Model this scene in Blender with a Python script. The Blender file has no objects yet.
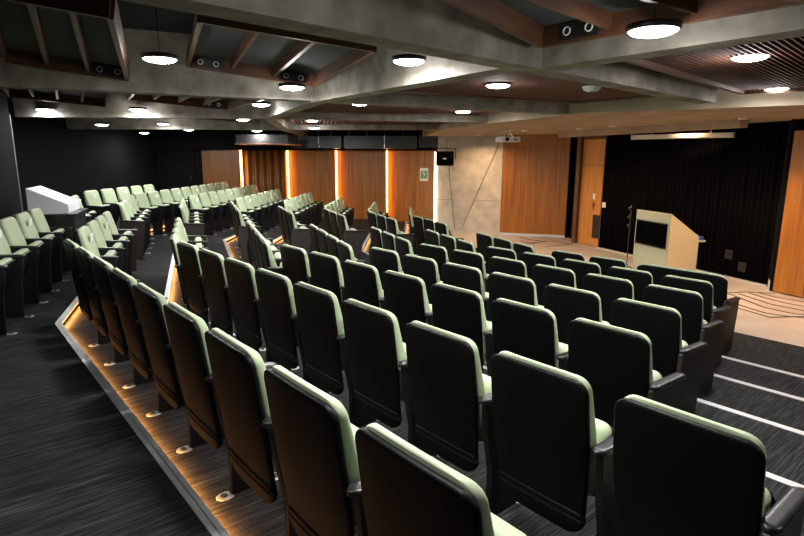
import bpy, bmesh, math, random
from mathutils import Vector, Matrix
random.seed(7)
SC = bpy.context.scene
COL = SC.collection
PI = math.pi
EYE = 2.15            # camera height over the stage floor
F_PX = 552.0; HZ = 157.3

# ------------------------------------------------------------------ materials
def nodes_of(name):
    m = bpy.data.materials.new(name); m.use_nodes = True
    nt = m.node_tree; b = nt.nodes['Principled BSDF']
    return m, nt, b
def plain(name, col, rough=.5, metal=0., spec=.5, bump=0., bscale=200.):
    m, nt, b = nodes_of(name)
    b.inputs['Base Color'].default_value = (*col, 1); b.inputs['Roughness'].default_value = rough
    b.inputs['Metallic'].default_value = metal; b.inputs['Specular IOR Level'].default_value = spec
    if bump:
        tc = nt.nodes.new('ShaderNodeTexCoord'); n = nt.nodes.new('ShaderNodeTexNoise'); n.inputs['Scale'].default_value = bscale
        bp = nt.nodes.new('ShaderNodeBump'); bp.inputs['Strength'].default_value = bump; bp.inputs['Distance'].default_value = .002
        nt.links.new(tc.outputs['Object'], n.inputs['Vector']); nt.links.new(n.outputs['Fac'], bp.inputs['Height'])
        nt.links.new(bp.outputs['Normal'], b.inputs['Normal'])
    return m
def emit(name, col, s):
    m, nt, b = nodes_of(name)
    b.inputs['Base Color'].default_value = (*col, 1)
    b.inputs['Emission Color'].default_value = (*col, 1); b.inputs['Emission Strength'].default_value = s
    return m
def textured(name, stops, scale, stretch=(1,1,1), rot=(0,0,0), rough=.5, detail=5, bump=.2, bdist=.004, spec=.5, second=None):
    """noise stretched in object space -> colour ramp"""
    m, nt, b = nodes_of(name)
    tc = nt.nodes.new('ShaderNodeTexCoord'); mr = nt.nodes.new('ShaderNodeMapping'); mp = nt.nodes.new('ShaderNodeMapping')
    mr.inputs['Rotation'].default_value = rot; mp.inputs['Scale'].default_value = stretch
    n = nt.nodes.new('ShaderNodeTexNoise'); n.inputs['Scale'].default_value = scale; n.inputs['Detail'].default_value = detail
    r = nt.nodes.new('ShaderNodeValToRGB')
    while len(r.color_ramp.elements) < len(stops): r.color_ramp.elements.new(.5)
    for e, (p, c) in zip(r.color_ramp.elements, stops): e.position = p; e.color = (*c, 1)
    L = nt.links.new
    L(tc.outputs['Object'], mr.inputs['Vector']); L(mr.outputs['Vector'], mp.inputs['Vector']); L(mp.outputs['Vector'], n.inputs['Vector'])
    L(n.outputs['Fac'], r.inputs['Fac'])
    out = r.outputs['Color']
    if second:
        sc, amt = second
        n2 = nt.nodes.new('ShaderNodeTexNoise'); n2.inputs['Scale'].default_value = sc; n2.inputs['Detail'].default_value = 6
        L(tc.outputs['Object'], n2.inputs['Vector'])
        mx = nt.nodes.new('ShaderNodeMix'); mx.data_type = 'RGBA'; mx.blend_type = 'MULTIPLY'; mx.inputs[0].default_value = amt
        r2 = nt.nodes.new('ShaderNodeValToRGB'); r2.color_ramp.elements[0].position = .3; r2.color_ramp.elements[0].color = (.25,.25,.25,1)
        r2.color_ramp.elements[1].position = .65
        L(n2.outputs['Fac'], r2.inputs['Fac']); L(out, mx.inputs[6]); L(r2.outputs['Color'], mx.inputs[7]); out = mx.outputs[2]
    L(out, b.inputs['Base Color'])
    b.inputs['Roughness'].default_value = rough; b.inputs['Specular IOR Level'].default_value = spec
    if bump:
        bp = nt.nodes.new('ShaderNodeBump'); bp.inputs['Strength'].default_value = bump; bp.inputs['Distance'].default_value = bdist
        L(n.outputs['Fac'], bp.inputs['Height']); L(bp.outputs['Normal'], b.inputs['Normal'])
    return m
M = {}
M['shell'] = plain('shell_black_plastic', (.003,.003,.0033), .45, spec=.11, bump=.2, bscale=500)
M['pad'] = plain('sage_upholstery', (.39,.47,.305), .62, spec=.35, bump=.3, bscale=350)
M['arm'] = plain('armrest_black', (.012,.012,.013), .36)
M['leg'] = plain('leg_black', (.006,.006,.007), .5, spec=.3)
M['endpanel'] = textured('end_panel_dark', [(.3,(.010,.008,.007)),(.7,(.022,.015,.012))], 6, (1,1,.1), rough=.5, bump=0)
M['foot'] = plain('foot_plate_grey', (.42,.42,.40), .45, .3, bump=1, bscale=60)
M['bolt'] = plain('bolt_black', (.02,.02,.02), .4)
M['tag'] = plain('white_tag', (.86,.87,.86), .6)
M['strip'] = plain('aluminium_nosing', (.60,.61,.62), .4, .35)
M['carpet'] = textured('carpet_streaked', [(.32,(.009,.009,.010)),(.52,(.024,.0235,.024)),(.72,(.066,.064,.065))], 1.0, (4.5,150,1), (0,0,math.radians(-40)), .95, 5, .5, .004, .08)
M['concrete'] = textured('concrete_raw', [(.25,(.135,.120,.100)),(.5,(.25,.225,.190)),(.75,(.37,.34,.29))], 5, rough=.8, detail=9, bump=.35, bdist=.01, second=(1.3,.45), spec=.3)
M['concrete_pale'] = textured('concrete_pale', [(.3,(.43,.38,.31)),(.7,(.62,.56,.47))], 3.5, rough=.75, detail=8, bump=.2, spec=.3)
M['concrete_mid'] = textured('concrete_mid', [(.3,(.38,.34,.28)),(.7,(.55,.50,.42))], 4, rough=.75, detail=8, bump=.2, spec=.3)
M['concrete_soffit'] = textured('concrete_soffit', [(.3,(.30,.235,.165)),(.7,(.42,.335,.245))], 2.5, rough=.7, detail=7, bump=.15, spec=.3)
M['slab'] = plain('ceiling_black', (.012,.012,.013), .9)
M['wood'] = textured('wood_veneer', [(.25,(.20,.062,.006)),(.5,(.32,.11,.010)),(.78,(.46,.17,.019))], 2.2, (9,9,.35), rough=.38, detail=8, bump=.05)
M['wood_dark'] = textured('wood_veneer_dark', [(.25,(.10,.035,.006)),(.6,(.18,.062,.009)),(.8,(.25,.095,.016))], 2.5, (9,9,.35), rough=.45, detail=8, bump=.05)
M['wood_door'] = textured('wood_door', [(.25,(.42,.16,.030)),(.75,(.60,.26,.055))], 2.0, (8,8,.4), rough=.4, detail=7, bump=.04)
M['frame_wood'] = textured('frame_wood', [(.3,(.055,.021,.009)),(.75,(.12,.048,.020))], 9, (.4,.4,3), rough=.5, detail=7, bump=.1)
M['slat'] = textured('slat_wood', [(.3,(.06,.018,.009)),(.75,(.12,.038,.018))], 7, rough=.8, detail=5, bump=.1)
M['felt'] = plain('panel_felt_grey', (.030,.032,.035), .9)
M['socket'] = plain('socket_dark', (.009,.009,.009), .7)
M['blackwall'] = textured('black_wall', [(.3,(.0035,.0035,.004)),(.7,(.007,.007,.0075))], 30, (1,1,.1), rough=.9, bump=.1, spec=.06)
M['curtain'] = plain('black_curtain', (.0022,.0022,.0025), .95, spec=.08)
M['fixture'] = plain('fixture_black', (.012,.012,.012), .4)
M['white'] = plain('white_plastic', (.75,.76,.77), .4)
M['chrome'] = plain('chrome', (.7,.7,.7), .2, 1)
M['cream'] = plain('lectern_cream', (.46,.47,.33), .5)
M['screen'] = plain('screen_black', (.003,.003,.003), 1, spec=0.0)
M['blue'] = plain('blue_plastic', (.03,.07,.5), .4)
M['stage'] = textured('stage_floor', [(.3,(.36,.30,.26)),(.7,(.50,.43,.38))], 1.6, rough=.42, detail=7, bump=.03)
M['inlay'] = plain('dark_inlay', (.045,.028,.02), .6)
M['green'] = plain('sign_green', (.04,.28,.14), .5)
M['duct'] = plain('duct_black', (.012,.013,.014), .32)
M['lamp'] = emit('lamp_disc', (1,.985,.96), 20)
M['lampwarm'] = emit('lamp_warm', (1,.72,.42), 18)
M['led'] = emit('led_amber', (1,.40,.07), 15)
M['ledfloor'] = emit('led_floor', (1,.42,.10), 2.0)
M['ledwarm'] = emit('led_pale', (1,.80,.48), 9)

# ------------------------------------------------------------------ mesh helpers
def quad_box(bm, lo, hi, mat=None):
    vs = [bm.verts.new((x,y,z)) for z in (lo[2],hi[2]) for x,y in ((lo[0],lo[1]),(hi[0],lo[1]),(hi[0],hi[1]),(lo[0],hi[1]))]
    fs = [bm.faces.new([vs[i] for i in f]) for f in ((3,2,1,0),(4,5,6,7),(0,1,5,4),(1,2,6,5),(2,3,7,6),(3,0,4,7))]
    if mat is not None:
        for v in vs: v.co = mat @ v.co
    return fs
def seg_box(bm, p, q, w, z0, z1, off=0.0, ext=0.0):
    """upright box along plan segment p-q, width w, pushed off to the right hand side"""
    p = Vector(p[:2]); q = Vector(q[:2]); d = (q-p); L = d.length; d.normalize()
    a = math.atan2(d.y, d.x)
    mt = Matrix.Translation((p.x,p.y,0)) @ Matrix.Rotation(a,4,'Z')
    quad_box(bm, (-ext, off-w/2, z0), (L+ext, off+w/2, z1), mt)
def bar(bm, p, q, w, h, up=(0,0,1)):
    """box beam between two 3-D points, w wide, h high, centred"""
    p = Vector(p); q = Vector(q); d = q-p; L = d.length; x = d.normalized()
    y = Vector(up).cross(x).normalized(); z = x.cross(y)
    mt = Matrix.Translation(p) @ Matrix((x,y,z)).transposed().to_4x4()
    quad_box(bm, (0,-w/2,-h/2), (L,w/2,h/2), mt)
def prism(bm, pts, z0, z1):
    lo = [bm.verts.new((x,y,z0)) for x,y in pts]; hi = [bm.verts.new((x,y,z1)) for x,y in pts]
    n = len(pts); bm.faces.new(lo[::-1]); bm.faces.new(hi)
    for i in range(n): bm.faces.new((lo[i],lo[(i+1)%n],hi[(i+1)%n],hi[i]))
def lathe(bm, prof, seg=24, mt=None, caps=True):
    rings = []
    for r, z in prof:
        rings.append([bm.verts.new((r*math.cos(2*PI*k/seg), r*math.sin(2*PI*k/seg), z)) for k in range(seg)])
    for a, b in zip(rings, rings[1:]):
        for k in range(seg):
            f = bm.faces.new((a[k],a[(k+1)%seg],b[(k+1)%seg],b[k])); f.smooth = True
    if caps: bm.faces.new(rings[0][::-1]); bm.faces.new(rings[-1])
    if mt is not None:
        for r_ in rings:
            for v in r_: v.co = mt @ v.co
def tube(bm, p, q, r, seg=10):
    p = Vector(p); q = Vector(q); d = q-p
    mt = Matrix.Translation(p) @ d.to_track_quat('Z','Y').to_matrix().to_4x4()
    lathe(bm, [(r,0),(r,d.length)], seg, mt)
def plate(bm, rows, seg=6, wrap=0.0, rfac=.45):
    """loft of rounded-rectangle sections; rows = (z, half width, centre y, thickness)"""
    rings = []
    for z, w, yc, t in rows:
        r = min(t*rfac, w*.9); pts = []
        for cx, cy, a0 in ((w-r, t/2-r, 0),(-w+r, t/2-r, PI/2),(-w+r,-t/2+r, PI),(w-r,-t/2+r, 1.5*PI)):
            for k in range(4):
                a = a0 + PI/2*k/3; pts.append((cx+r*math.cos(a), cy+r*math.sin(a)))
            # points along the flat so the wrap can bend it
            if a0 in (0, PI):
                s = -1 if a0 == 0 else 1
                for u in (-.5, 0, .5):
                    pts.append((s*u*(w-r)*1.0, (t/2 if a0 == 0 else -t/2)))
        # order: fix flat points (first run goes from +w to -w)
        ring = [bm.verts.new((x, yc+y+wrap*x*x, z)) for x, y in order(pts)]
        rings.append(ring)
    n = len(rings[0])
    for a, b in zip(rings, rings[1:]):
        for k in range(n):
            f = bm.faces.new((a[k],a[(k+1)%n],b[(k+1)%n],b[k])); f.smooth = True
    f = bm.faces.new(rings[0][::-1]); f.smooth = True
    f = bm.faces.new(rings[-1]); f.smooth = True
def order(pts):
    # the flat runs (between corner 1 and 2, 3 and 4) must run in the walking direction
    out = []; i = 0
    out += pts[0:4]; flat = pts[4:7]; out += sorted(flat, key=lambda p: -p[0])
    out += pts[7:11]; out += pts[11:15]; flat = pts[15:18]; out += sorted(flat, key=lambda p: p[0]); out += pts[18:22]
    return out
def obj(name, bm, mat, parent=None, loc=None, rotz=None):
    bmesh.ops.recalc_face_normals(bm, faces=bm.faces)
    me = bpy.data.meshes.new(name); bm.to_mesh(me); bm.free()
    for m_ in (mat if isinstance(mat,(list,tuple)) else [mat]): me.materials.append(m_)
    o = bpy.data.objects.new(name, me); COL.objects.link(o)
    if parent: o.parent = parent
    if loc: o.location = loc
    if rotz is not None: o.rotation_euler = (0,0,rotz)
    return o
def tag(o, label, cat, group=None, kind=None):
    if label: o['label'] = label
    if cat: o['category'] = cat
    if group: o['group'] = group
    if kind: o['kind'] = kind
    return o
def empty(name, loc, label, cat, group=None, rotz=0):
    o = bpy.data.objects.new(name, None); COL.objects.link(o); o.location = loc; o.rotation_euler = (0,0,rotz)
    o.empty_display_size = .1
    return tag(o, label, cat, group)
def struct(name, bm, mat):
    o = obj(name, bm, mat); o['kind'] = 'structure'; return o
def B(): return bmesh.new()

# ------------------------------------------------------------------ plan of the hall (camera above the origin, looking along +Y)
ANG = {'A': math.radians(130), 'B': math.radians(110.5), 'D': math.radians(89)}
def P(f, t, n):
    a = ANG[f]; return Vector((t*math.cos(a)+n*math.sin(a), t*math.sin(a)-n*math.cos(a)))
def cross(f, n, g, m_):
    # where line n of facet f meets line m of facet g
    a, b = ANG[f], ANG[g]
    # n = x sin a - y cos a ; m = x sin b - y cos b
    det = -math.sin(a)*math.cos(b)+math.cos(a)*math.sin(b)
    x = (-n*math.cos(b)+math.cos(a)*m_)/det; y = (math.sin(a)*m_-math.sin(b)*n)/det
    return Vector((x,y))
nA = [-.15, .81, 1.72, 2.635, 3.52, 4.43, 5.27, 6.06]
nB = [-1.96, -1.17, -.27, .635, 1.52, 2.445, 3.34, 4.20]
nD = [-6.30, -5.55, -4.68, -3.79, -2.85, -1.87, -.95, -.05]
def FZ(k): return .60-.075*k
YW = 17.6        # far wall
T0 = -3.6        # right hand wall, along A
def poly(a, b, d, t0=T0):
    p0 = P('A', t0, a); p1 = cross('A', a, 'B', b); p2 = cross('B', b, 'D', d)
    p3 = p2 + (P('D',1,0)-P('D',0,0))*((YW-p2.y)/math.sin(ANG['D']))
    return [p0,p1,p2,p3]
edges = [poly(nA[k+1]-.08, nB[k+1]-.12, nD[k+1]-.12) for k in range(7)]
edges.append(poly(7.25, 5.35, 1.1))
outer = poly(-1.15, -2.55, -8.1)

# floors
def band(name, e0, e1, z0, z1, mat):
    bm = B()
    prism(bm, [tuple(p) for p in e0]+[tuple(p) for p in reversed(e1)], z0, z1)
    return struct(name, bm, mat)
band('floor', outer, edges[0], -.1, FZ(0), M['carpet'])
for k in range(1,8):
    band('floor', edges[k-1], edges[k], -.1, FZ(k), M['carpet'])
bm = B(); st = [tuple(p) for p in edges[7]]
prism(bm, st+[(8.5,YW),(10.5,6.0),(8.0,1.0),(3.2,4.4)][:3], -.1, 0)
stage = struct('floor', bm, M['stage']); stage.name = 'floor_stage'

TAPE_W = 6.8
# nosing strips: a metal angle on every tread edge, amber tape under it
for k in range(7):
    bm = B(); e = list(edges[k]); z = FZ(k)
    e[0] = e[0]+(e[1]-e[0]).normalized()*(.09 if k < 5 else .3); e[3] = e[3]+(e[2]-e[3]).normalized()*.14
    for a, b in zip(e, e[1:]):
        seg_box(bm, a, b, .056, z-.002, z+.005, off=-.003, ext=0)
        seg_box(bm, a, b, .004, z-.03, z+.005, off=-.0035, ext=0)
    s = obj('nosing_strip', bm, M['strip'])
    which = ['top','second','third','fourth','fifth','sixth','lowest'][k]
    tag(s, 'brushed aluminium nosing strip along the edge of the %s carpeted step'%which, 'nosing strip', 'step nosing strips')
    bm = B()
    ts = 1.05 if k == 0 else (nA and [0,.9,1.2,1.5,1.8,2.0,2.3][k])
    a0 = e[0] + (e[1]-e[0]).normalized()*(ts - T0 - .09)
    run = [a0]+e[1:] if k == 0 else e[1:]
    for a, b in zip(run, run[1:]):
        seg_box(bm, a, b, .010, z-.030, z-.012, off=-.012)
    s = obj('led_tape', bm, M['ledfloor'])
    for a, b in zip(run, run[1:]):
        dv_ = (b-a); L_ = dv_.length; mid = (a+b)/2; inn = Vector((dv_.y,-dv_.x)).normalized()
        ld = bpy.data.lights.new('tape_lamp','AREA'); ld.shape = 'RECTANGLE'; ld.size = L_-.04; ld.size_y = .008
        ld.energy = TAPE_W*L_; ld.color = (1,.42,.10); ld.spread = math.radians(112)
        lo_ = bpy.data.objects.new('tape_lamp', ld); COL.objects.link(lo_); lo_.parent = s
        zdir = -Vector((inn.x*.55, inn.y*.55, -1)).normalized(); xdir = Vector((dv_.x,dv_.y,0)).normalized(); ydir = zdir.cross(xdir)
        lo_.matrix_world = Matrix.Translation((mid.x+inn.x*.022, mid.y+inn.y*.022, z-.033)) @ Matrix((xdir,ydir,zdir)).transposed().to_4x4()
    tag(s, 'amber light tape hidden under the nosing of the %s carpeted step'%which, 'light strip', 'step light tapes')

# ------------------------------------------------------------------ the chair
def top_rows(z0, z1, w, y_of, t, r_top, r_bot, tr=.012, n=7):
    rows = []
    zs = []
    for k in range(n+1):
        a = PI/2*k/n; zs.append((z0 + r_bot*(1-math.cos(a)), -r_bot*(1-math.sin(a))))
    m_ = 6
    for k in range(1, m_):
        zs.append((z0+r_bot + (z1-r_top-z0-r_bot)*k/m_, 0))
    for k in range(n+1):
        a = PI/2*k/n; zs.append((z1 - r_top + r_top*math.sin(a), -r_top*(1-math.cos(a))))
    for i, (z, dw) in enumerate(zs):
        tt = t
        d = min(z-z0, z1-z)
        if d < tr: tt = t*(.45+.55*math.sqrt(max(0,1-(1-d/tr)**2)))
        rows.append((z, w(z)+dw, y_of(z), tt))
    return rows
def lean(z): return -.132 + (.885-z)*.13
shell_w = lambda z: .214+.025*min(1,max(0,(z-.22)/.38))-.004*max(0,(z-.6)/.3)
bm = B(); plate(bm, top_rows(.205,.885, shell_w, lean, .026, .054, .10), wrap=.12)
def mk(name, bm, mat):
    bmesh.ops.recalc_face_normals(bm, faces=bm.faces)
    me = bpy.data.meshes.new(name); bm.to_mesh(me); bm.free(); me.materials.append(mat); return me
ME = {}
ME['back_shell'] = mk('back_shell', bm, M['shell'])
bm = B(); plate(bm, [(z,w_,y_-.5*.078*(1-f)+.0,.078*f*.98) for (z,w_,y_,t_) in top_rows(.42,.897, lambda z: .230-.008*max(0,(.6-z)/.2)-.006*max(0,(z-.6)/.3), lambda z: lean(z)+.050, .078, .062, .05, tr=.03) for f in [max(.25,(t_/.078))*(1-.52*max(0,(z-.62)/.28))]], wrap=.10, rfac=.38)
ME['back_cushion'] = mk('back_cushion', bm, M['pad'])
# curved lip low on the shell
bm = B(); plate(bm, top_rows(.195,.31, lambda z: .219+.006*(z-.2)*5, lambda z: lean(z)-.003, .034, .03, .085, tr=.01), wrap=.12)
ME['lower_lip'] = mk('lower_lip', bm, M['shell'])
# tipped-up seat
def seat_y(z): return .045+(z-.36)*.34
bm = B(); plate(bm, top_rows(.34,.618, lambda z: .205, seat_y, .085, .045, .03, tr=.035), rfac=.42)
ME['seat_cushion'] = mk('seat_cushion', bm, M['pad'])
bm = B(); plate(bm, top_rows(.315,.595, lambda z: .212, lambda z: seat_y(z)+.05, .032, .05, .04, tr=.01))
ME['seat_pan'] = mk('seat_pan', bm, M['shell'])
# armrest: rounded pad lying along y
bm = B()
rows = []
Lg = .36
for k in range(15):
    u = k/14; y = u*Lg
    e = min(u, 1-u)*Lg; w = .031 if e > .03 else .031*math.sqrt(max(.05,1-(1-e/.03)**2))
    rows.append((y, w, .0, .028 if e > .012 else .018))
plate(bm, rows, rfac=.42)
mt = Matrix(((1,0,0,0),(0,0,1,-.115),(0,1,0,.622),(0,0,0,1)))
for v in bm.verts: v.co = mt @ v.co; v.co.z += (v.co.y+.1)*-.05
ME['armrest'] = mk('armrest', bm, M['arm'])
# leg: tapered standard under the armrest
bm = B()
prof = [(-.035,0),(.17,0),(.17,.10),(.185,.35),(.215,.50),(.215,.60),(-.085,.61),(-.07,.45),(-.025,.25),(-.03,.06)]
for s in (-1,1):
    pass
va = [bm.verts.new((-.016,y,z)) for y,z in prof]; vb = [bm.verts.new((.016,y,z)) for y,z in prof]
bm.faces.new(va); bm.faces.new(vb[::-1])
for i in range(len(prof)): bm.faces.new((va[i],vb[i],vb[(i+1)%len(prof)],va[(i+1)%len(prof)]))
bmesh.ops.bevel(bm, geom=bm.edges[:], offset=.004, segments=1, affect='EDGES')
ME['leg'] = mk('leg', bm, M['leg'])
bm = B()
prof = [(-.10,.03),(.17,.03),(.235,.50),(.235,.605),(-.12,.612),(-.13,.5)]
va = [bm.verts.new((-.014,y,z)) for y,z in prof]; vb = [bm.verts.new((.014,y,z)) for y,z in prof]
bm.faces.new(va); bm.faces.new(vb[::-1])
for i in range(len(prof)): bm.faces.new((va[i],vb[i],vb[(i+1)%len(prof)],va[(i+1)%len(prof)]))
bmesh.ops.bevel(bm, geom=bm.edges[:], offset=.005, segments=1, affect='EDGES')
ME['end_panel'] = mk('end_panel', bm, M['endpanel'])
bm = B()
lathe(bm, [(.040,0),(.040,.003),(.032,.006)], 9, Matrix.Diagonal((.95,1.15,1,1)))
ME['foot_plate'] = mk('foot_plate', bm, M['foot'])
bm = B(); lathe(bm, [(.017,.0),(.017,.012),(.010,.014)], 10)
ME['bolt'] = mk('bolt', bm, M['bolt'])
bm = B(); quad_box(bm, (-.068,-.002,-.038), (.068,.003,.038), Matrix.Translation((0, lean(.79)+.052+.042, .79)) @ Matrix.Rotation(-.13,4,'X'))
ME['headrest_tag'] = mk('headrest_tag', bm, M['tag'])

def child(name, parent, loc=(0,0,0), label=None):
    o = bpy.data.objects.new(name, ME[name]); COL.objects.link(o); o.parent = parent; o.location = loc
    if label: o['label'] = label
    return o
ORD = ['first','second','third','fourth','fifth','sixth','seventh','eighth','ninth','tenth','eleventh','twelfth','thirteenth','fourteenth']
HALF = .276
def chair(pos, ang, z, label, group, tagged, end_far=False, end_near=False, wide=1.0):
    o = empty('auditorium_seat', (pos.x,pos.y,z), label, 'seat', group, ang+PI)
    child('back_shell', o); 
    c = child('back_cushion', o, label='sage green back cushion')
    child('lower_lip', o)
    child('seat_cushion', o, label='sage green tipped-up seat cushion')
    child('seat_pan', o)
    if wide != 1.0:
        for c in o.children: c.scale.x = wide
    HALF = .276 if wide == 1.0 else .225*wide+.035
    # armrest and leg on the near side (towards smaller t = local +x)
    def side(x, end):
        child('armrest', o, (x,0,0))
        lg = child('end_panel' if end else 'leg', o, (x,0,0))
        fp = child('foot_plate', o, (x,-.062 if not end else -.05,0)) if not end else None
        if fp:
            f2 = child('foot_plate', o, (x,.205,0)); b = bpy.data.objects.new('bolt', ME['bolt']); COL.objects.link(b); b.parent = f2
            b = bpy.data.objects.new('bolt', ME['bolt']); COL.objects.link(b); b.parent = fp; b.location = (0,-.006,0)
    side(HALF-(.014 if end_near else 0), end_near)
    if end_far: side(-HALF+.014, True)
    if tagged: child('headrest_tag', o, label='white headrest tag')
    return o
ROWNEAR = ['','back row','second row from back','third row from back','fourth row from back','fifth row from back','sixth row from back','front row']
ROWN = ['wall-side back row','second row from back','third row from back','fourth row from back','fifth row from back',
        'sixth row from back','seventh row from back','front row']
def put(f, k, centres, n, block, refname, look, base=0, count_from=0, ends=(False,False), tags=None, dn=.15, rev=False):
    N = len(centres)
    for i, t in enumerate(centres):
        p = P(f, t, n+dn)
        tg = tags is not None and (i+tags) % 2 == 0
        lab = '%s seat%s, %s, %s block, %s from %s'%(look, ' with white tag' if tg else '', (ROWNEAR if block == 'near' else ROWN)[k], block, ORD[(N-1-i if rev else i)+base], refname)
        chair(p, ANG[f], FZ(k), lab, '%s block seats'%block, tg, end_far=(ends[1] and i == N-1), end_near=(ends[0] and i == 0))
PI_ = .573
rng = lambda t0, n, p=PI_: [t0+p*k for k in range(n)]
A_rows = {1: rng(.965,9,.572), 2: rng(.675,9,.574), 3: rng(1.465,7,.573), 4: rng(1.695,6,.572), 5: rng(1.92,6,.570), 6: rng(2.16,5,.565), 7: [3.42,3.97]}
B_rows = {1: rng(6.55,4), 2: rng(6.15,4), 3: rng(6.10,4), 4: rng(6.06,4), 5: rng(6.64,3,.57), 6: rng(6.62,3,.56), 7: rng(6.52,3,.56)}
for k in A_rows:
    put('A', k, A_rows[k], nA[k], 'near', 'steps', 'black-backed', base=(1 if k == 7 else 0), ends=(k != 7,False))
    put('B', k, B_rows[k], nB[k], 'near', 'steps', 'black-backed' , base=len(A_rows[k])+(k == 7), ends=(False,True), tags=(0 if k in (1,2) else None))
WIDE = (2.10, 3.02)
p = P('A', sum(WIDE)/2, nA[7]+.15)
chair(p, ANG['A'], FZ(7), 'extra-wide black-backed seat at the steps end of the front row', 'near block seats', False, True, True, (WIDE[1]-WIDE[0])/.45)
put('B', 0, rng(5.32,6), nB[0], 'left wall', 'the white console', 'green-fronted', ends=(True,True), tags=0, rev=True)
B2 = {0: rng(10.2,2), 1: rng(9.98,4,.56), 2: rng(9.95,4,.56), 3: rng(9.9,4,.56), 4: rng(9.85,3,.58), 5: rng(9.85,3,.6), 6: rng(9.63,3,.58), 7: rng(9.3,3,.56)}
Dr = {0: rng(10.75,5,.60), 1: rng(11.2,10,.572), 2: rng(11.75,9,.572), 3: rng(12.05,7,.572), 4: rng(12.45,6,.572), 5: rng(12.0,5), 6: rng(12.1,4), 7: rng(11.95,3)}
for k in B2:
    put('B', k, B2[k], nB[k], 'far', 'middle aisle', 'green-fronted', ends=(True,False), tags=1)
    put('D', k, Dr[k], nD[k], 'far', 'middle aisle', 'green-fronted', base=len(B2[k]), ends=(False,True), tags=(1 if k in (1,3) else 0), dn=.12)

# ------------------------------------------------------------------ pixel helpers used only to measure real positions from the photograph
th = math.atan((268-HZ)/F_PX); cth, sth = math.cos(th), math.sin(th)
ROLL = .003
def ray(x, y):
    a, b = x-402, y-268
    X = (a*math.cos(ROLL)+b*math.sin(ROLL))/F_PX; U = -(-a*math.sin(ROLL)+b*math.cos(ROLL))/F_PX
    return Vector((X, cth+U*sth, -sth+U*cth))
def atz(x, y, z):         # point of the sight line at height z
    r = ray(x,y); return Vector((0,0,EYE)) + r*((z-EYE)/r.z)
def aty(x, y, Y):
    r = ray(x,y); return Vector((0,0,EYE)) + r*(Y/r.y)

# ------------------------------------------------------------------ walls
ZC = 3.35; ZB = 2.75
def wall(name, p, q, z0=-.1, z1=ZC, mat='blackwall', w=.12, off=0):
    bm = B(); seg_box(bm, p, q, w, z0, z1, off=off); return struct(name, bm, M[mat])
a0, a1 = outer[0], outer[1]
wall('wall_back', a0, a1)
wA = cross('A', -1.15, 'B', -2.55)
wB_end = P('B', 9.95, -2.55)
wall('wall_left', wA, wB_end)
wall('wall_left', wB_end, P('B', 9.95, -3.45))
wC = cross('B', -3.45, 'D', -8.05)
wall('wall_left', P('B', 9.95, -3.45), wC)
wD = wC + Vector((math.cos(ANG['D']), math.sin(ANG['D'])))*((YW-wC.y)/math.sin(ANG['D']))
wall('wall_left', wC, wD)
# metal edge at the wall corner
bm = B(); c = wB_end; seg_box(bm, c, P('B',9.99,-2.55), .13, .6, 2.75)
struct('trim_1', bm, plain('corner_grey', (.11,.12,.14), .5))
xw = aty(204,185,YW).x
wall('wall_far', (wD.x-.3,YW+.06), (3.2,YW+.06))
# right hand wall behind the steps
Rw = P('A', T0, -1.15); Rw2 = P('A', T0, 4.9)
wall('wall_right', Rw, Rw2)
# stage back wall (curtain line, parallel to B)
cl = Vector((4.83,13.30)); cr = Vector((6.32,9.22))
wall('wall_stage', (cl.x+.25,cl.y+.1), (cr.x+.45,cr.y-.5), mat='blackwall')
wr0 = Vector((6.10,8.86)); wr1 = wr0+Vector((math.cos(math.radians(-66)),math.sin(math.radians(-66))))*6.0
wall('wall_stage', wr0+Vector((.12,.05)), wr1+Vector((.12,.05)), mat='blackwall')
wall('wall_right', Rw2, wr1+Vector((.1,0)))
# ceiling slab
bm = B(); prism(bm, [(-9.5,YW+.4),(-9.5,3),(-6,-2),(3,-4.5),(9.5,-3),(10.5,6),(8.5,YW+.4)], ZC, ZC+.1)
struct('ceiling', bm, M['slab'])

# far wood wall: panels and amber strips between them
xs = [aty(x,185,YW).x for x in (204,243,289,337,387,440)]
FB = .15
names = ['dark wood wall panel left of the first amber light strip','pleated brown panel between the first and second amber strips',
         'wood wall panel between the second and third amber strips','wood wall panel between the third and fourth amber strips',
         'wood wall panel with the green sign, beside the concrete wall']
def panel_thing(x0, x1, z0, z1, y, t, mat, label):
    bm = B(); prism(bm, [(x0,y-.005),(x0,y-.04),(x1,y-t-.05),(x1,y-.005)], z0, z1); bmesh.ops.bevel(bm, geom=bm.edges[:], offset=.004, segments=1, affect='EDGES')
    return tag(obj('wood_panel', bm, mat), label, 'wall panel', 'far wall panels')
ZT = EYE+.205
for i in range(5):
    if i == 1:
        bm = B(); n = 80; x0, x1 = xs[1]+.05, xs[2]-.03
        top = []; bot = []
        for j in range(n+1):
            u = j/n; x = x0+(x1-x0)*u; y = YW-.07+.045*math.sin(u*2*PI*6)
            top.append(bm.verts.new((x,y,ZT))); bot.append(bm.verts.new((x,y,.02)))
        bk_t = [bm.verts.new((v.co.x, YW-.005, ZT)) for v in top]; bk_b = [bm.verts.new((v.co.x, YW-.005, .02)) for v in bot]
        for j in range(n):
            f = bm.faces.new((bot[j],bot[j+1],top[j+1],top[j])); f.smooth = True
            bm.faces.new((top[j],top[j+1],bk_t[j+1],bk_t[j])); bm.faces.new((bot[j],bk_b[j],bk_b[j+1],bot[j+1]))
        tag(obj('wood_panel', bm, M['wood_dark']), names[1], 'wall panel', 'far wall panels')
    else:
        panel_thing(xs[i]+(.045 if i else 0), xs[i+1]-.02, .02, ZT, YW, .10 if i%2 == 0 else .10, M['wood_dark'] if i == 0 else M['wood'], names[i])
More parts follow.
